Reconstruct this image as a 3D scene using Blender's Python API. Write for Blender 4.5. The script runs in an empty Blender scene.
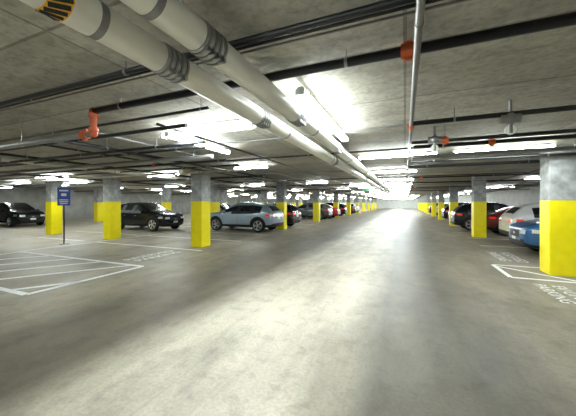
import bpy, bmesh, math, random
from mathutils import Vector, Matrix
from mathutils.bvhtree import BVHTree
random.seed(4)
scene = bpy.context.scene
COL = scene.collection
try:
    scene.view_settings.view_transform = 'Standard'
except Exception: pass

# ------------------------------------------------------------ materials
def mat(name, col, rough=0.5, metal=0.0, emit=None, estr=0.0, noise=None, bump=0.0, nscale=8.0, coat=0.0, spec=0.5):
    m = bpy.data.materials.new(name); m.use_nodes = True
    nt = m.node_tree; b = nt.nodes['Principled BSDF']
    c = (*col, 1)
    b.inputs['Base Color'].default_value = c
    b.inputs['Roughness'].default_value = rough
    b.inputs['Metallic'].default_value = metal
    b.inputs['Specular IOR Level'].default_value = spec
    if coat: b.inputs['Coat Weight'].default_value = coat
    if emit:
        b.inputs['Emission Color'].default_value = (*emit, 1)
        b.inputs['Emission Strength'].default_value = estr
    if noise:
        tc = nt.nodes.new('ShaderNodeTexCoord'); n = nt.nodes.new('ShaderNodeTexNoise')
        n.inputs['Scale'].default_value = nscale; n.inputs['Detail'].default_value = 6
        nt.links.new(tc.outputs['Object'], n.inputs['Vector'])
        r = nt.nodes.new('ShaderNodeValToRGB')
        r.color_ramp.elements[0].position = 0.3; r.color_ramp.elements[1].position = 0.7
        r.color_ramp.elements[0].color = (*[x*(1-noise) for x in col], 1)
        r.color_ramp.elements[1].color = (*[min(1, x*(1+noise)) for x in col], 1)
        nt.links.new(n.outputs['Fac'], r.inputs['Fac']); nt.links.new(r.outputs['Color'], b.inputs['Base Color'])
        if bump:
            bp = nt.nodes.new('ShaderNodeBump'); bp.inputs['Strength'].default_value = bump; bp.inputs['Distance'].default_value = 0.02
            nt.links.new(n.outputs['Fac'], bp.inputs['Height']); nt.links.new(bp.outputs['Normal'], b.inputs['Normal'])
    return m

def math_node(nt, op, a, b=None, c=None):
    n = nt.nodes.new('ShaderNodeMath'); n.operation = op
    for i, v in enumerate((a, b, c)):
        if v is None: continue
        if isinstance(v, (int, float)): n.inputs[i].default_value = v
        else: nt.links.new(v, n.inputs[i])
    return n.outputs[0]

def ramp(nt, fac, stops):
    r = nt.nodes.new('ShaderNodeValToRGB'); cr = r.color_ramp
    while len(cr.elements) < len(stops): cr.elements.new(0.5)
    for e, (p, c) in zip(cr.elements, stops):
        e.position = p; e.color = (*c, 1) if not isinstance(c, (int, float)) else (c, c, c, 1)
    nt.links.new(fac, r.inputs['Fac']); return r.outputs['Color']

def noise(nt, vec, scale, detail=5, rough=0.55, mapping=None):
    if mapping:
        mp = nt.nodes.new('ShaderNodeMapping'); mp.inputs['Scale'].default_value = mapping
        nt.links.new(vec, mp.inputs['Vector']); vec = mp.outputs[0]
    n = nt.nodes.new('ShaderNodeTexNoise'); n.inputs['Scale'].default_value = scale
    n.inputs['Detail'].default_value = detail; n.inputs['Roughness'].default_value = rough
    nt.links.new(vec, n.inputs['Vector']); return n.outputs['Fac']

def mul(nt, a, b, fac=1.0):
    m = nt.nodes.new('ShaderNodeMix'); m.data_type = 'RGBA'; m.blend_type = 'MULTIPLY'
    m.inputs['Factor'].default_value = fac
    nt.links.new(a, m.inputs[6]); nt.links.new(b, m.inputs[7]); return m.outputs[2]

def floor_mat():
    m = bpy.data.materials.new('sealed_concrete_floor'); m.use_nodes = True
    nt = m.node_tree; b = nt.nodes['Principled BSDF']
    tc = nt.nodes.new('ShaderNodeTexCoord'); v = tc.outputs['Object']
    base = ramp(nt, noise(nt, v, 0.35, 6), [(0.3, (0.52, 0.465, 0.375)), (0.7, (0.70, 0.645, 0.54))])
    # aisle lanes: tyre stains plus pipe shadows and lamplit centre painted into the colour
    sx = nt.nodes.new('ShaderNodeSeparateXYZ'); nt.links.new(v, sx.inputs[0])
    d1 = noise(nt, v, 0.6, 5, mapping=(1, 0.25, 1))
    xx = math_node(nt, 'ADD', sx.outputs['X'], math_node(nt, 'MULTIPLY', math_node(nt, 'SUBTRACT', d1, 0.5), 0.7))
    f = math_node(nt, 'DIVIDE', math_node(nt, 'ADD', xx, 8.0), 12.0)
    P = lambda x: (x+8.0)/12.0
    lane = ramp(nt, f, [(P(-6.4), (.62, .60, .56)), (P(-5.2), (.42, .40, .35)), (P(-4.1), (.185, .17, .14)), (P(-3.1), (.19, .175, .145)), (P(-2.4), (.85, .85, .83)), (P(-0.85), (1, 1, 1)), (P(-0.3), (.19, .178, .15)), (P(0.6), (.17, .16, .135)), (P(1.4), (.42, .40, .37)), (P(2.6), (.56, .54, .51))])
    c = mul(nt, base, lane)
    st = ramp(nt, noise(nt, v, 1.3, 8, 0.65, mapping=(1, 0.35, 1)), [(0.35, 0.48), (0.6, 1.0)])
    c = mul(nt, c, st, 0.8)
    bl = ramp(nt, noise(nt, v, 4.5, 5, 0.6), [(0.34, 0.6), (0.48, 1.0)])
    c = mul(nt, c, bl, 0.5)
    sp = ramp(nt, noise(nt, v, 30, 4, 0.7), [(0.3, 0.7), (0.6, 1.0)])
    c = mul(nt, c, sp, 0.8)
    # control joints
    mp = nt.nodes.new('ShaderNodeMapping'); mp.inputs['Location'].default_value = (1.9, -0.95, 0); nt.links.new(v, mp.inputs['Vector'])
    br = nt.nodes.new('ShaderNodeTexBrick'); br.offset = 0; br.inputs['Scale'].default_value = 1
    br.inputs['Brick Width'].default_value = 5.1; br.inputs['Row Height'].default_value = 7.4
    br.inputs['Mortar Size'].default_value = 0.006; br.inputs['Color1'].default_value = (1, 1, 1, 1); br.inputs['Color2'].default_value = (1, 1, 1, 1)
    br.inputs['Mortar'].default_value = (0.6, 0.6, 0.6, 1); nt.links.new(mp.outputs[0], br.inputs['Vector'])
    c = mul(nt, c, br.outputs['Color'], 0.4)
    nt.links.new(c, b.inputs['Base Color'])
    b.inputs['Specular IOR Level'].default_value = 0.32
    rr = nt.nodes.new('ShaderNodeMapRange'); rr.inputs['To Min'].default_value = 0.4; rr.inputs['To Max'].default_value = 0.62
    nt.links.new(noise(nt, v, 2.0, 5), rr.inputs['Value']); nt.links.new(rr.outputs[0], b.inputs['Roughness'])
    return m

def ceil_mat():
    m = bpy.data.materials.new('board_formed_concrete'); m.use_nodes = True
    nt = m.node_tree; b = nt.nodes['Principled BSDF']
    tc = nt.nodes.new('ShaderNodeTexCoord'); v = tc.outputs['Object']
    base = ramp(nt, noise(nt, v, 0.9, 8, 0.65), [(0.3, (0.33, 0.31, 0.255)), (0.68, (0.53, 0.505, 0.43))])
    br = nt.nodes.new('ShaderNodeTexBrick'); br.offset = 0; br.inputs['Scale'].default_value = 1
    br.inputs['Brick Width'].default_value = 2.44; br.inputs['Row Height'].default_value = 1.22
    br.inputs['Mortar Size'].default_value = 0.014; br.inputs['Color1'].default_value = (1, 1, 1, 1); br.inputs['Color2'].default_value = (.72, .72, .70, 1)
    br.inputs['Mortar'].default_value = (0.42, 0.41, 0.4, 1); nt.links.new(v, br.inputs['Vector'])
    c = mul(nt, base, br.outputs['Color'], 0.85)
    c = mul(nt, c, ramp(nt, noise(nt, v, 14, 6, 0.7), [(0.32, 0.5), (0.55, 1.0)]), 0.65)
    c = mul(nt, c, ramp(nt, noise(nt, v, 3, 6, 0.7, mapping=(.35, 1, 1)), [(0.36, 0.55), (0.52, 1.0)]), 0.6)
    nt.links.new(c, b.inputs['Base Color']); b.inputs['Roughness'].default_value = 0.8
    bp = nt.nodes.new('ShaderNodeBump'); bp.inputs['Strength'].default_value = 0.4; bp.inputs['Distance'].default_value = 0.02
    nt.links.new(noise(nt, v, 10, 6), bp.inputs['Height']); nt.links.new(bp.outputs[0], b.inputs['Normal'])
    return m

M_floor = floor_mat(); M_ceil = ceil_mat()
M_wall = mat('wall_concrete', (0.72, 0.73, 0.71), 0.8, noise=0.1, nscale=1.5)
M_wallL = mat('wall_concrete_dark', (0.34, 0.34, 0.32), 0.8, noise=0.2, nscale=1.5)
M_conc = mat('column_concrete', (0.36, 0.37, 0.37), 0.8, noise=0.3, bump=0.3, nscale=6)
M_yel = mat('yellow_paint', (0.95, 0.81, 0.0), 0.45, noise=0.05, nscale=5)
M_line = mat('white_line_paint', (0.82, 0.84, 0.84), 0.6, noise=0.15, nscale=14)
M_pvc = mat('white_pipe', (0.80, 0.785, 0.72), 0.35, noise=0.05, nscale=3)
M_steel = mat('steel_band', (0.42, 0.43, 0.44), 0.35, 0.9)
M_black = mat('black_steel_pipe', (0.010, 0.011, 0.014), 0.35, 0.2)
M_galv = mat('galvanised', (0.25, 0.25, 0.25), 0.4, 0.6)
M_orange = mat('orange_coupling', (0.50, 0.085, 0.02), 0.45)
M_emit = mat('lamp_tube', (1, 1, 1), 0.5, emit=(0.91, 1.0, 0.99), estr=108)
M_fix = mat('fixture_white', (0.8, 0.82, 0.8), 0.4)
M_tape = mat('hazard_tape', (0.85, 0.45, 0.02), 0.5)
M_blue = mat('sign_blue', (0.01, 0.05, 0.35), 0.4)
M_white = mat('sign_white', (0.8, 0.8, 0.8), 0.5)
M_green = mat('exit_green', (0.0, 0.3, 0.1), 0.5, emit=(0.05, 0.9, 0.35), estr=0.6)
M_post = mat('sign_post', (0.05, 0.06, 0.07), 0.4, 0.5)
M_tyre = mat('tyre', (0.012, 0.012, 0.013), 0.8, spec=.3)
M_rim = mat('rim_alloy', (0.55, 0.56, 0.58), 0.25, 0.8)
M_dark = mat('dark_plastic', (0.014, 0.014, 0.016), 0.55, spec=.3)
M_glass = mat('car_glass', (0.008, 0.011, 0.013), 0.04, 0.0)
M_head = mat('headlamp', (0.75, 0.78, 0.8), 0.1, 0.3)
M_tail = mat('taillamp', (0.6, 0.01, 0.01), 0.15, emit=(0.8, 0.02, 0.01), estr=0.4)
M_plate = mat('plate', (0.7, 0.7, 0.68), 0.4)

# ------------------------------------------------------------ mesh builder
class MB:
    def __init__(s): s.v = []; s.f = []; s.m = []; s.sm = []; s.mats = []
    def mi(s, m):
        if m not in s.mats: s.mats.append(m)
        return s.mats.index(m)
    def face(s, pts, m, smooth=False):
        o = len(s.v); s.v += [tuple(p) for p in pts]; s.f.append(list(range(o, o+len(pts)))); s.m.append(s.mi(m)); s.sm.append(smooth)
    def add(s, vs, fs, m, smooth=False):
        o = len(s.v); s.v += [tuple(p) for p in vs]; k = s.mi(m)
        for f in fs: s.f.append([i+o for i in f]); s.m.append(k); s.sm.append(smooth)
    def box(s, a, b, m, bev=0.0, mtx=None):
        bm = bmesh.new(); bmesh.ops.create_cube(bm, size=1)
        sz = [abs(b[i]-a[i]) for i in range(3)]; c = [(a[i]+b[i])/2 for i in range(3)]
        for v in bm.verts: v.co = Vector((v.co[i]*sz[i]+c[i] for i in range(3)))
        if bev: bmesh.ops.bevel(bm, geom=bm.edges[:], offset=bev, segments=2, affect='EDGES')
        if mtx: bm.transform(mtx)
        bm.verts.index_update()
        s.add([v.co[:] for v in bm.verts], [[v.index for v in f.verts] for f in bm.faces], m); bm.free()
    def cyl(s, p0, p1, r, m, n=14, r1=None, caps=True):
        p0 = Vector(p0); p1 = Vector(p1); d = (p1-p0).normalized(); r1 = r if r1 is None else r1
        a = d.orthogonal().normalized(); b = d.cross(a); vs = []
        for p, rr in ((p0, r), (p1, r1)):
            for i in range(n):
                t = 2*math.pi*i/n; vs.append(p+a*math.cos(t)*rr+b*math.sin(t)*rr)
        s.add(vs, [[i, (i+1) % n, n+(i+1) % n, n+i] for i in range(n)], m, True)
        if caps: s.add(vs, [list(range(n))[::-1], list(range(n, 2*n))], m)
    def sphere(s, c, r, m, n=10):
        bm = bmesh.new(); bmesh.ops.create_uvsphere(bm, u_segments=n, v_segments=n//2+1, radius=1)
        r = (r, r, r) if isinstance(r, (int, float)) else r
        for v in bm.verts: v.co = Vector((v.co[i]*r[i]+c[i] for i in range(3)))
        bm.verts.index_update()
        s.add([v.co[:] for v in bm.verts], [[v.index for v in f.verts] for f in bm.faces], m, True); bm.free()
    def mesh(s, name):
        me = bpy.data.meshes.new(name); me.from_pydata(s.v, [], s.f); 
        for m in s.mats: me.materials.append(m)
        me.polygons.foreach_set('material_index', s.m); me.polygons.foreach_set('use_smooth', s.sm); me.update()
        return me
    def obj(s, name, loc=(0, 0, 0), parent=None):
        o = bpy.data.objects.new(name, s.mesh(name)); COL.objects.link(o); o.location = loc
        if parent: o.parent = parent
        return o

H = 2.87
XL, XR, YB, YF = -30.0, 9.2, -9.0, 88.0
# ------------------------------------------------------------ shell
def slab(name, a, b, m):
    mb = MB(); mb.box(a, b, m); return mb.obj(name)
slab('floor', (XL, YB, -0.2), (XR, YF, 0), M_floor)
slab('ceiling', (XL, YB, H), (XR, YF, H+0.3), M_ceil)
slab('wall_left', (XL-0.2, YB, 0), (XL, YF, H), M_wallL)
slab('wall_right', (XR, YB, 0), (XR+0.2, YF, H), M_wall)
slab('wall_far', (XL, YF, 0), (XR, YF+0.2, H), M_wall)
slab('wall_rear', (XL, YB-0.2, 0), (XR, YB, H), M_wall)

# ------------------------------------------------------------ columns
mbc = MB(); s = 0.25; hy = 1.66
mbc.box((-s, -s, 0), (s, s, hy), M_yel, 0.012)
mbc.box((-s+.002, -s+.002, hy-.01), (s-.002, s-.002, H), M_conc, 0.012)
mbc.box((-s-.01, -s-.01, 2.62), (s+.01, s+.01, 2.66), M_galv)
mcol = mbc.mesh('column')
for X, Y0 in ((3.2, 8.2), (-7.0, 8.35), (-12.2, 8.6), (-16.75, 8.7), (-24.4, 8.6)):
    for k in range(-1, 10):
        if X == -24.4 and k == 0: continue
        o = bpy.data.objects.new('concrete_column', mcol); COL.objects.link(o); o.location = (X, Y0+7.4*k, 0)

# ------------------------------------------------------------ floor markings
def strip(mb, p, q, w=0.1, z=0.004):
    p = Vector((*p, 0)); q = Vector((*q, 0)); d = (q-p).normalized(); n = Vector((-d.y, d.x, 0))*w/2
    mb.face([(*(a)[:2], z) for a in (p-n, q-n, q+n, p+n)], M_line)
mb = MB()
xa, xb = -6.1, -11.6
for (a, b) in (((xa, 2.75), (xa, 5.1)), ((xa, 5.1), (xb, 5.1)), ((xa, 2.75), (xb, 2.75)), ((xb, 2.75), (xb, 5.1))): strip(mb, a, b, .12)
x = xa
for i in range(5):
    x1 = xa-0.35-i*1.15
    if x1-1.6 > xb: strip(mb, (x1, 5.1), (x1-1.6, 2.75), .12)
strip(mb, (xa-0.0, 3.6), (xa-0.6, 2.75), .12)
for k in range(0, 28):
    y = 7.55+2.467*k
    strip(mb, (-6.3, y), (-11.6, y)); strip(mb, (-12.4, y), (-17.2, y))
    if k > 1: strip(mb, (2.6, y), (7.6, y))
    strip(mb, (-24.2, y), (-29.4, y))
strip(mb, (-11.75, 5.1), (-11.75, 60))
# right hatched bay
for (a, b) in (((2.1, 7.4), (2.1, 8.75)), ((2.1, 7.4), (7.6, 7.4)), ((2.1, 8.75), (7.6, 8.75)), ((2.1, 8.6), (3.4, 7.4)), ((3.6, 8.75), (5.1, 7.4)), ((5.1, 8.75), (6.6, 7.4))): strip(mb, a, b)
for y in (5.0, 2.5, 0.0): strip(mb, (2.9, y), (7.6, y))
mb.obj('parking_line_markings')
def text(body, loc, rot, size, name, m, ext=0.0):
    cu = bpy.data.curves.new(name, 'FONT'); cu.body = body; cu.size = size; cu.align_x = 'CENTER'; cu.align_y = 'CENTER'; cu.extrude = ext
    o = bpy.data.objects.new(name, cu); COL.objects.link(o); dg = bpy.context.evaluated_depsgraph_get()
    me = bpy.data.meshes.new_from_object(o.evaluated_get(dg)); bpy.data.objects.remove(o)
    me.materials.clear(); me.materials.append(m)
    o = bpy.data.objects.new(name, me); COL.objects.link(o); o.location = loc; o.rotation_euler = rot; return o
R90 = math.pi/2
text('RESERVED\nPARKING', (-7.0, 6.3, .005), (0, 0, R90), 0.38, 'floor_stencil_text', M_line)
text('RESERVED\nPARKING', (2.75, 10.2, .005), (0, 0, -R90), 0.38, 'floor_stencil_text', M_line)
text('EV ONLY\nPARKING', (2.55, 6.4, .005), (0, 0, -R90), 0.28, 'floor_stencil_text', M_line)

# ------------------------------------------------------------ sign on post
mb = MB()
mb.cyl((0, 0, 0), (0, 0, 2.2), .03, M_post, 10); mb.box((-.12, -.12, 0), (.12, .12, .02), M_post)
sgn = Matrix.Rotation(math.radians(50), 4, 'Z')
mb.box((-.20, -.045, 1.5), (.20, -.03, 2.2), M_blue, 0.004, sgn)
for z, h, w in ((2.08, .05, .14), (1.92, .10, .08), (1.72, .03, .14), (1.65, .03, .14), (1.58, .03, .12)):
    mb.box((-w, -.049, z-h/2), (w, -.044, z+h/2), M_white, 0, sgn)
mb.obj('parking_sign_post', (-12.25, 6.7, 0))

# ------------------------------------------------------------ overhead
E = 1.6
def hang(mb, x, y, z, r=0.03):
    mb.cyl((x, y, z), (x, y, H-.001), .006, M_galv, 6)
def big_pipe(X, z, r, couplings, name, tape=False):
    mb = MB(); mb.cyl((X, -6, z), (X, 80, z), r, M_pvc, 32)
    for y in couplings:
        mb.cyl((X, y-.10, z), (X, y+.10, z), r+.006, M_steel, 32)
        for dy in (-.07, -.02, .03, .08):
            mb.cyl((X, y+dy-.008, z), (X, y+dy+.008, z), r+.011, M_galv, 32)
            mb.box((X-.02+r*.6, y+dy-.012, z-r*.95-.012), (X+.03+r*.6, y+dy+.012, z-r*.75), M_steel)
    for y in [1.0+2.6*i for i in range(-2, 30)]:
        mb.cyl((X, y-.02, z), (X, y+.02, z), r+.004, M_galv, 24); hang(mb, X, y, z+r-.005)
    if tape:
        y = 0.80
        mb.cyl((X, y-.05, z), (X, y+.05, z), r+.002, M_tape, 32)
        for i in range(18):
            t = i*2*math.pi/18
            mb.box((-.012, -.045, r+.001), (.012, .045, r+.0035), M_dark, 0, Matrix.Translation((X, y, z)) @ Matrix.Rotation(t, 4, 'Y') @ Matrix.Rotation(.4, 4, 'Z'))
    mb.obj(name)
big_pipe(-1.56, E+1.0, .098, [1.52, 2.9, 6.5, 12, 18, 25], 'drain_pipe', True)
big_pipe(-1.15, E+1.0, .092, [1.42, 3.0, 5.0, 9, 15, 22], 'drain_pipe')

def xpipe(Y, z, r, m, x0=XL+.2, x1=XR-.2, name='sprinkler_pipe', coup=(), hg=3.0):
    mb = MB(); mb.cyl((x0, Y, z), (x1, Y, z), r, m, 16)
    for x in coup:
        mb.cyl((x-.05, Y, z), (x+.05, Y, z), r+.018, M_orange, 16)
        mb.box((x-.03, Y-.02, z-r-.035), (x+.03, Y+.02, z+r+.035), M_orange, .004)
    x = x0+.5
    while x < x1: 
        mb.cyl((x-.012, Y, z), (x+.012, Y, z), r+.005, M_galv, 12); hang(mb, x, Y, z); x += hg
    mb.obj(name)
def ypipe(X, z, r, m, y0=-6, y1=80, name='sprinkler_branch_pipe', coup=(), hg=3.0, heads=False):
    mb = MB(); mb.cyl((X, y0, z), (X, y1, z), r, m, 14)
    for y in coup: mb.cyl((X, y-.05, z), (X, y+.05, z), r+.02, M_orange, 16)
    y = y0+.7
    while y < y1:
        mb.cyl((X, y-.012, z), (X, y+.012, z), r+.005, M_galv, 12); hang(mb, X, y, z)
        if heads:
            mb.cyl((X, y+.8, z), (X, y+.8, z+.12), .012, m, 8); mb.cyl((X, y+.8, z+.1), (X, y+.8, z+.11), .03, M_galv, 10)
        y += hg
    mb.obj(name)
xpipe(1.75, E+1.17, .026, M_black)
xpipe(1.86, E+1.20, .014, M_black, name='electrical_conduit', hg=2.3)
xpipe(1.93, E+1.20, .010, M_galv, name='electrical_conduit', hg=2.3)
xpipe(2.33, E+1.165, .040, M_black, x0=-3.65, coup=(.02,), hg=2.7)
xpipe(2.33, E+.88, .038, M_galv, x1=-3.65, coup=(-3.82,))
xpipe(3.15, E+1.12, .03, M_black, x1=-2.9)
xpipe(2.75, E+1.15, .02, M_black, x1=-2.2, name='electrical_conduit')
ypipe(0.08, E+1.1, .024, M_galv, y0=1.2, y1=30, coup=(4.4,), heads=True)
# vertical offset joining the two mains with orange couplings
mb = MB(); mb.cyl((-3.65, 2.33, E+.88), (-3.65, 2.33, E+1.165), .038, M_orange, 16)
for z in (.93, 1.11): mb.cyl((-3.65, 2.33, E+z-.02), (-3.65, 2.33, E+z+.02), .058, M_orange, 16)
mb.sphere((-3.65, 2.33, E+.88), .048, M_orange); mb.sphere((-3.65, 2.33, E+1.165), .05, M_orange); mb.obj('pipe_elbow')
for X, z, r, m in ((-3.3, 1.14, .02, M_black), (-4.75, 1.17, .02, M_galv), (-5.4, 1.07, .035, M_black), (-5.75, 1.12, .05, M_galv), (-6.3, 1.1, .02, M_black), (-8.2, 1.08, .03, M_black), (-9.4, 1.1, .05, M_pvc), (-13.5, 1.1, .04, M_black), (-20.5, 1.1, .05, M_galv), (4.2, 1.12, .035, M_black), (6.1, 1.05, .05, M_galv)):
    ypipe(X, E+z, r, m, y0=3.0 if X < 0 else 3.5)
for i, Y in enumerate((4.25, 4.6, 5.2, 6.3, 9.25, 10.2, 12.4, 13.0, 16.7, 19.5, 20.1, 24.5, 27.5, 32.2, 39)):
    xpipe(Y, E+(1.1, 1.17, 1.02, 1.13)[i % 4], (.032, .016, .028, .02)[i % 4], (M_black, M_galv, M_black, M_black)[i % 4],
          x0=(0.1, -29, .1, -29)[i % 4] if i < 8 else -29, coup=(0.6,) if i % 4 == 2 else (), hg=2.4)
for i, Y in enumerate((3.9, 4.4, 4.9, 5.8, 6.9, 7.7, 9.6)):
    xpipe(Y, E+(1.05, 1.09, 1.0, 1.06, 1.1, 1.06, 1.04)[i], (.03, .022, .045, .03, .025, .03, .04)[i], (M_black, M_black, M_galv, M_black, M_black, M_pvc, M_black)[i], x0=-29, x1=-3.2-i*.3, hg=2.2, coup=(-6.5,) if i == 3 else ())
for i, Y in enumerate((5.9, 6.7, 7.75, 9.4)):
    xpipe(Y, E+(1.07, 1.0, 1.04, 1.09)[i], (.035, .045, .03, .03)[i], (M_black, M_galv, M_black, M_black)[i], x0=.15, x1=XR-.3, hg=2.2, coup=(1.4,) if i == 0 else ())
# valve assemblies on the right
for x, y in ((1.2, 4.25), (0.45, 5.2), (2.9, 5.2)):
    mb = MB(); mb.cyl((x-.1, y, E+1.04), (x+.1, y, E+1.04), .055, M_galv, 16); mb.sphere((x, y, E+1.04), .075, M_galv)
    mb.cyl((x, y, E+1.04), (x, y, E+.86), .028, M_galv, 12); mb.cyl((x, y, E+1.04), (x, y, H-.001), .02, M_galv, 10)
    mb.cyl((x, y-.02, E+.9), (x, y+.02, E+.9), .06, M_orange if x > 2 else M_pvc, 16); mb.box((x-.12, y-.01, E+.84), (x+.02, y+.01, E+.86), M_dark)
    mb.obj('control_valve')

# ------------------------------------------------------------ light fixtures
def fixture_mesh(L):
    # slim housing with a wrap-around diffuser that also throws light sideways on the slab
    mb = MB(); mb.box((-L/2, -.035, .015), (L/2, .035, .05), M_fix, .006)
    mb.box((-L/2+.03, -.045, -.03), (L/2-.03, .045, .015), M_emit)
    for x in (-L/2+.015, L/2-.015): mb.box((x-.015, -.05, -.035), (x+.015, .05, .03), M_fix)
    for x in (-L*.35, L*.35): mb.cyl((x, 0, .05), (x, 0, .115), .006, M_galv, 6)
    return mb.mesh('ceiling_light_fixture')
FM = {L: fixture_mesh(L) for L in (1.25, 1.8, 2.4)}
def fixture(x, y, L=1.25, rot=0, z=H-.12):
    o = bpy.data.objects.new('ceiling_light_fixture', FM[L]); COL.objects.link(o); o.location = (x, y, z); o.rotation_euler = (0, 0, rot)
fixture(-3.7, 4.45, 1.8, R90); fixture(-2.95, 3.62, 1.8, 0)
fixture(-1.0, 3.9, 2.4, R90)
fixture(-1.35, -.9, 2.4, R90)  # out-of-view fill fixture, added to light the foreground
fixture(-.2, 7.3, 1.8); fixture(1.9, 7.3, 1.8)
fixture(-1.5, -3.6, 1.8); fixture(-5, -1.5, 1.8); fixture(3.5, -.5, 1.8); fixture(-8, 1.5, 1.25); fixture(-13.5, 2.5, 1.8)  # unseen fixtures added as fill behind and beside the camera
fixture(6, 5, 1.8)
fixture(-17, 10, 1.8); fixture(-20, 8.8, 1.8); fixture(-14, 7.5, 1.25)
for r in range(0, 21):
    y = 7.3+3.7*r
    if r > 0: fixture(-.5, y, 1.8)
    if r > 2: fixture(-2.7, y, 1.25)
    if r > 6: fixture(-1, y+1.8, 2.4)  # extra far aisle fixtures, here and next line, added to brighten the end
    if r > 10: fixture(1.4, y, 1.25)
    if r % 2 == 0: fixture(-4.6, y+.6, 1.25)
    if r % 2 == 0 or r > 8:
        fixture(-9.3, y+1.5, 1.8); fixture(-14.5, y, 1.8)
        fixture(6.2, y+2.2, 1.8)
    if r > 0: fixture(-20.5, y, 1.8)
    if r % 2: fixture(-27, y, 1.8)

# exit sign
mb = MB(); mb.box((-.13, -.02, -.07), (.13, .02, .07), M_green, .005); mb.cyl((0, 0, .07), (0, 0, H-2.301), .01, M_galv, 6)
for i in range(4): mb.box((-.1+i*.055, -.024, -.045), (-.075+i*.055, -.019, .045), M_white)
mb.obj('exit_sign', (-1.9, 15.6, 2.3))

# ------------------------------------------------------------ cars
SUV = dict(L=4.5, W=0.92, st=[
 (2.24, .78, .70, .70, .60, .36), (2.16, .90, .80, .84, .74, .26), (1.92, .99, .90, .93, .80, .22), (1.45, 1.06, .96, .98, .82, .22),
 (1.05, 1.12, 1.0, 1.0, .80, .22), (.95, 1.17, 1.01, 1.0, .79, .22), (.25, 1.56, 1.03, 1.0, .67, .22), (-.05, 1.61, 1.04, 1.0, .66, .22), (-.14, 1.62, 1.04, 1.0, .66, .22),
 (-1.0, 1.60, 1.06, 1.0, .66, .22), (-1.09, 1.59, 1.07, 1.0, .66, .22), (-1.62, 1.50, 1.13, .99, .64, .22), (-1.78, 1.45, 1.14, .98, .64, .24), (-2.12, 1.14, 1.05, .94, .76, .27), (-2.2, .98, .92, .90, .78, .32), (-2.24, .80, .74, .84, .74, .38)],
 side=(5, 7, 8, 10), ws=(5,), rg=(12,), wr=1.08)
SEDAN = dict(L=4.6, W=0.90, st=[
 (2.28, .66, .60, .70, .60, .30), (2.2, .76, .68, .84, .74, .22), (1.95, .85, .78, .93, .80, .18), (1.5, .93, .85, .98, .82, .18),
 (1.0, .99, .90, 1.0, .80, .18), (.9, 1.03, .91, 1.0, .78, .18), (.15, 1.38, .92, 1.0, .64, .18), (-.10, 1.42, .93, 1.0, .63, .18), (-.18, 1.43, .93, 1.0, .63, .18),
 (-.95, 1.40, .95, 1.0, .63, .18), (-1.05, 1.38, .96, 1.0, .63, .18), (-1.15, 1.36, .97, .99, .63, .18), (-1.3, 1.31, .98, .98, .64, .2), (-1.85, 1.05, .97, .95, .74, .22), (-2.2, 1.0, .92, .90, .76, .28), (-2.28, .80, .74, .84, .72, .36)],
 side=(5, 7, 8, 10), ws=(5,), rg=(12,), wr=1.0)
PAINT = {}
def paint(name, col, metal=0.3, rough=.28, coat=.8, spec=.5):
    if name not in PAINT: PAINT[name] = mat('car_paint_'+name, col, rough, metal, coat=coat, spec=spec)
    return PAINT[name]
def wheel_mesh():
    mb = MB(); n = 32
    prof = [(.21, -.10), (.30, -.11), (.335, -.085), (.345, -.03), (.345, .03), (.335, .085), (.30, .11), (.245, .10)]
    vs = []; 
    for i in range(n):
        t = 2*math.pi*i/n
        for r, y in prof: vs.append((r*math.cos(t), y, r*math.sin(t)))
    k = len(prof)
    mb.add(vs, [[i*k+j, ((i+1) % n)*k+j, ((i+1) % n)*k+j+1, i*k+j+1] for i in range(n) for j in range(k-1)], M_tyre, True)
    mb.cyl((0, -.09, 0), (0, .03, 0), .235, M_dark, 24)
    # rim lip ring and spokes on the outboard (+y) side
    vs = []
    for i in range(n):
        t = 2*math.pi*i/n
        for r, y in ((.25, .10), (.245, .108), (.22, .10), (.215, .03)): vs.append((r*math.cos(t), y, r*math.sin(t)))
    mb.add(vs, [[i*4+j, ((i+1) % n)*4+j, ((i+1) % n)*4+j+1, i*4+j+1] for i in range(n) for j in range(3)], M_rim, True)
    for i in range(5):
        for dt in (-.14, .14):
            mb.box((.03, .05, -.017), (.23, .095, .017), M_rim, .003, Matrix.Rotation(i*2*math.pi/5+dt, 4, 'Y'))
    mb.cyl((0, .04, 0), (0, .1, 0), .045, M_rim, 14)
    return mb.mesh('wheel')
WM = wheel_mesh()
CACHE = {}
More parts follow.
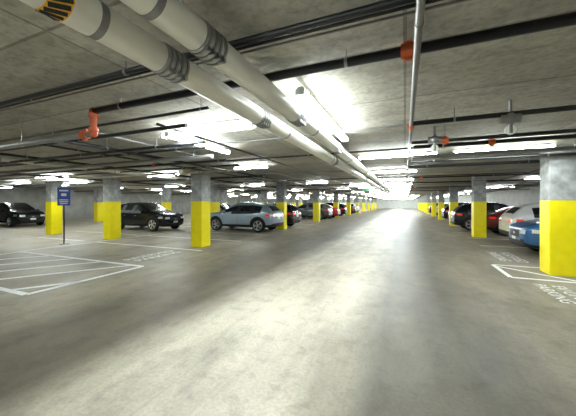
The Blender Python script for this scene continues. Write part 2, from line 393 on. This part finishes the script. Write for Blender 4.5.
def car_meshes(style, pname):
    key = (id(style), pname)
    if key in CACHE: return CACHE[key]
    pm = PAINT[pname]; W = style['W']; st = style['st']; wr = style['wr']
    mats = [pm, M_glass, M_dark]
    bm = bmesh.new(); rings = []
    for (x, zt, zb, w, wt, z0) in st:
        w *= W; wt *= W; wb = .975*w
        lerp = lambda a, b, t: a+(b-a)*t
        hp = [(0, z0), (.82*w, z0), (.98*w, z0+.12), (w, .5*(z0+zb)+.04), (wb, zb), (lerp(wb, wt, .08), lerp(zb, zt, .08)), (lerp(wb, wt, .86), lerp(zb, zt, .86)), (wt, zt), (.86*wt, zt+.015), (0, zt+.035)]
        ring = [bm.verts.new((x, y, z)) for y, z in hp]+[bm.verts.new((x, -y, z)) for y, z in hp[-2:0:-1]]
        rings.append(ring)
    n = 18
    for i in range(len(st)-1):
        for j in range(n):
            h = j if j < 9 else 17-j
            f = bm.faces.new((rings[i][j], rings[i][(j+1) % n], rings[i+1][(j+1) % n], rings[i+1][j])); f.smooth = True
            mi = 0
            if h <= 1: mi = 2
            if h == 5 and 5 <= i <= 10: mi = 2 if i in (7, 9) else 1
            if h == 4 and 6 <= i <= 10: mi = 2
            if h == 8 and i in style['ws']+style['rg']: mi = 1
            f.material_index = mi
    for ring in (rings[0], rings[-1]):
        # grid cap
        for j in range(9):
            a, b = ring[j], ring[j+1]
            vs = [a, b]
            if b is not ring[9]: vs.append(ring[n-j-1])
            if a is not ring[0]: vs.append(ring[n-j])
            if len(set(vs)) > 2:
                f = bm.faces.new(vs); f.smooth = True; f.material_index = 2 if j < 2 else 0
    bmesh.ops.recalc_face_normals(bm, faces=bm.faces[:])
    me = bpy.data.meshes.new('tmp'); bm.to_mesh(me); bm.free()
    for m in mats: me.materials.append(m)
    ob = bpy.data.objects.new('tmp', me); COL.objects.link(ob)
    ss = ob.modifiers.new('s', 'SUBSURF'); ss.levels = 2; ss.render_levels = 2
    cb = MB(); 
    for m in mats: cb.mi(m)
    wz = .345*wr
    for x in (1.38, -1.38):
        for sg in (-1, 1): cb.cyl((x, sg*(W-.27), wz), (x, sg*(W+.3), wz), .395*wr, M_dark, 36)
    cme = cb.mesh('cut'); bmm = bmesh.new(); bmm.from_mesh(cme)
    bmesh.ops.remove_doubles(bmm, verts=bmm.verts[:], dist=1e-5); bmesh.ops.recalc_face_normals(bmm, faces=bmm.faces[:]); bmm.to_mesh(cme); bmm.free()
    cut = bpy.data.objects.new('cut', cme); COL.objects.link(cut)
    bo = ob.modifiers.new('b', 'BOOLEAN'); bo.object = cut; bo.operation = 'DIFFERENCE'; bo.solver = 'EXACT'
    dg = bpy.context.evaluated_depsgraph_get(); dg.update()
    # bvh from un-cut body
    bo.show_viewport = False; dg.update(); tmp = bpy.data.meshes.new_from_object(ob.evaluated_get(dg))
    bvh = BVHTree.FromPolygons([v.co[:] for v in tmp.vertices], [p.vertices[:] for p in tmp.polygons])
    bo.show_viewport = True; dg.update(); body = bpy.data.meshes.new_from_object(ob.evaluated_get(dg)); body.name = 'body'
    bpy.data.objects.remove(ob); bpy.data.objects.remove(cut)
    # conforming trim
    t = MB()
    def patch(ax, sg, u0, u1, z0, z1, m, off=.006, nu=6, nz=4, slant=0):
        P = []
        for i in range(nu+1):
            for k in range(nz+1):
                u = u0+(u1-u0)*i/nu; z = z0+(z1-z0)*k/nz+slant*(u-u0)
                if ax == 'y': o = Vector((u, sg*3, z)); d = Vector((0, -sg, 0))
                else: o = Vector((sg*4, u, z)); d = Vector((-sg, 0, 0))
                hit = bvh.ray_cast(o, d)
                if hit[0] is None: return
                P.append(hit[0]-d*off)
        t.add(P, [[i*(nz+1)+k, (i+1)*(nz+1)+k, (i+1)*(nz+1)+k+1, i*(nz+1)+k+1] for i in range(nu) for k in range(nz)], m, True)
    zb = .92 if style is SUV else .82; low = style is SEDAN; dz = -.1 if low else 0
    for sg in (-1, 1):
        patch('x', 1, sg*.42, sg*.70, .68+dz, .80+dz, M_head, slant=0)
        patch('y', sg, 1.80, 2.06, .72+dz, .82+dz, M_head)
        patch('x', -1, sg*.38, sg*.72, .84+dz*.5, .98+dz*.5, M_tail)
        patch('y', sg, -2.08, -1.84, .88+dz*.5, .98+dz*.5, M_tail)
        patch('x', 1, sg*.45, sg*.66, .44, .52, M_dark)
        patch('x', -1, sg*.45, sg*.68, .46, .50, M_tail)
        for x in (.86, -.1, -.98): patch('y', sg, x, x+.012, .34, zb+.02, M_dark, .003, 1, 8)
        for x in (.02, -.86): patch('y', sg, x-.02, x+.13, zb-.07, zb-.04, M_rim, .02, 2, 1)
        patch('y', sg, -.90, .90, .24, .40, M_dark, .008, 8, 2)
        for xc in (1.38, -1.38):   # arch cladding
            vs = []; nn = 20
            for i in range(nn+1):
                a = math.radians(-8+196*i/nn)
                for r in (.392*wr, .45*wr):
                    px, pz = xc+r*math.cos(a), wz+r*math.sin(a)
                    hit = bvh.ray_cast(Vector((px, sg*3, pz)), Vector((0, -sg, 0)))
                    yy = hit[0].y if hit[0] is not None and abs(hit[0].y) > .6 else sg*W*.92
                    vs.append((px, yy+sg*.012, pz))
            t.add(vs, [[2*i, 2*i+1, 2*i+3, 2*i+2] for i in range(nn)], M_dark, True)
        zm = zb+.16
        t.sphere((.72, sg*(W+.07), zm), (.07, .11, .07), pm, 12); t.cyl((.74, sg*(W-.12), zm-.05), (.72, sg*(W+.02), zm-.02), .025, M_dark, 8)
    patch('x', 1, -.38, .38, .56+dz*.5, .76+dz, M_dark, .008, 8, 4)
    patch('x', 1, -.60, .60, .34, .44, M_dark, .008, 8, 2)
    patch('x', 1, -.08, .08, .64+dz*.5, .71+dz*.5, M_rim, .014, 4, 2)
    patch('x', 1, -.16, .16, .47, .56, M_plate, .02, 2, 2)
    patch('x', -1, -.17, .17, .70, .82, M_plate, .012, 2, 2)
    patch('x', -1, -.70, .70, .36, .48, M_dark, .008, 8, 2)
    CACHE[key] = (body, t.mesh('trim')); return CACHE[key]
def car(style, pname, x, y, rot, name):
    b, t = car_meshes(style, pname); W = style['W']; wr = style['wr']
    e = bpy.data.objects.new(name, None); COL.objects.link(e); e.location = (x, y, 0); e.rotation_euler = (0, 0, rot)
    for nm, me in (('body', b), ('trim_parts', t)):
        o = bpy.data.objects.new(nm, me); COL.objects.link(o); o.parent = e
    for xx in (1.38, -1.38):
        for sg in (1, -1):
            o = bpy.data.objects.new('wheel', WM); COL.objects.link(o); o.parent = e; o.location = (xx, sg*(W-.125), .345*wr); o.scale = (wr, 1, wr)
            if sg < 0: o.rotation_euler = (0, 0, math.pi)
paint('silver', (.27, .35, .43), .4); paint('black', (.006, .007, .010), .0, .22, 0, .35); paint('darkred', (.14, .010, .012), .2); paint('white', (.8, .8, .8), 0)
paint('blue', (.02, .10, .26), .3); paint('red', (.55, .02, .02), .1); paint('grey', (.06, .065, .075), .3)
PI = math.pi
car(SUV, 'silver', -8.75, 14.25, PI, 'silver_suv')
car(SUV, 'black', -14.6, 12.55, 0, 'black_suv')
car(SUV, 'black', -8.75, 17.2, PI, 'black_suv')
car(SEDAN, 'red', -8.6, 29.1, PI, 'red_sedan')
car(SUV, 'grey', -8.8, 26.4, PI, 'grey_suv')
car(SUV, 'black', -8.8, 34.0, PI, 'black_suv')
car(SEDAN, 'grey', -8.8, 41.2, PI, 'grey_sedan')
car(SUV, 'white', -8.8, 44, PI, 'white_suv')
car(SUV, 'black', -25.6, 10.9, 0, 'black_suv')
car(SEDAN, 'grey', -26, 19.3, 0, 'grey_sedan')
car(SUV, 'grey', -14.6, 20.0, 0, 'grey_suv')
car(SUV, 'blue', 5.45, 11.0, PI, 'blue_suv')
car(SUV, 'white', 5.95, 13.9, 0, 'white_suv')
car(SEDAN, 'darkred', 5.9, 17.25, 0, 'dark_red_sedan')
car(SUV, 'black', 4.9, 19.8, 0, 'black_suv')
car(SEDAN, 'grey', 5.4, 24.7, 0, 'grey_sedan')
car(SUV, 'black', 5.2, 27.3, 0, 'black_suv')
car(SUV, 'grey', 5.4, 32.0, 0, 'grey_suv')
car(SEDAN, 'red', 5.7, 34.5, PI, 'red_sedan')
car(SUV, 'white', 5.7, 39.5, 0, 'white_suv')
car(SUV, 'black', 5.2, 42, 0, 'black_suv')

# ------------------------------------------------------------ world + camera
w = bpy.data.worlds.new('world'); scene.world = w; w.use_nodes = True
w.node_tree.nodes['Background'].inputs[0].default_value = (.5, .55, .6, 1); w.node_tree.nodes['Background'].inputs[1].default_value = .3
cd = bpy.data.cameras.new('camera'); cam = bpy.data.objects.new('camera', cd); COL.objects.link(cam)
cam.location = (0, 0, 1.6); cam.rotation_euler = (math.pi/2, 0, math.atan2(117, 280))
cd.sensor_width = 36; cd.lens = 280/576*36; cd.shift_y = -5/576; cd.clip_start = .02; cd.clip_end = 300
scene.camera = cam
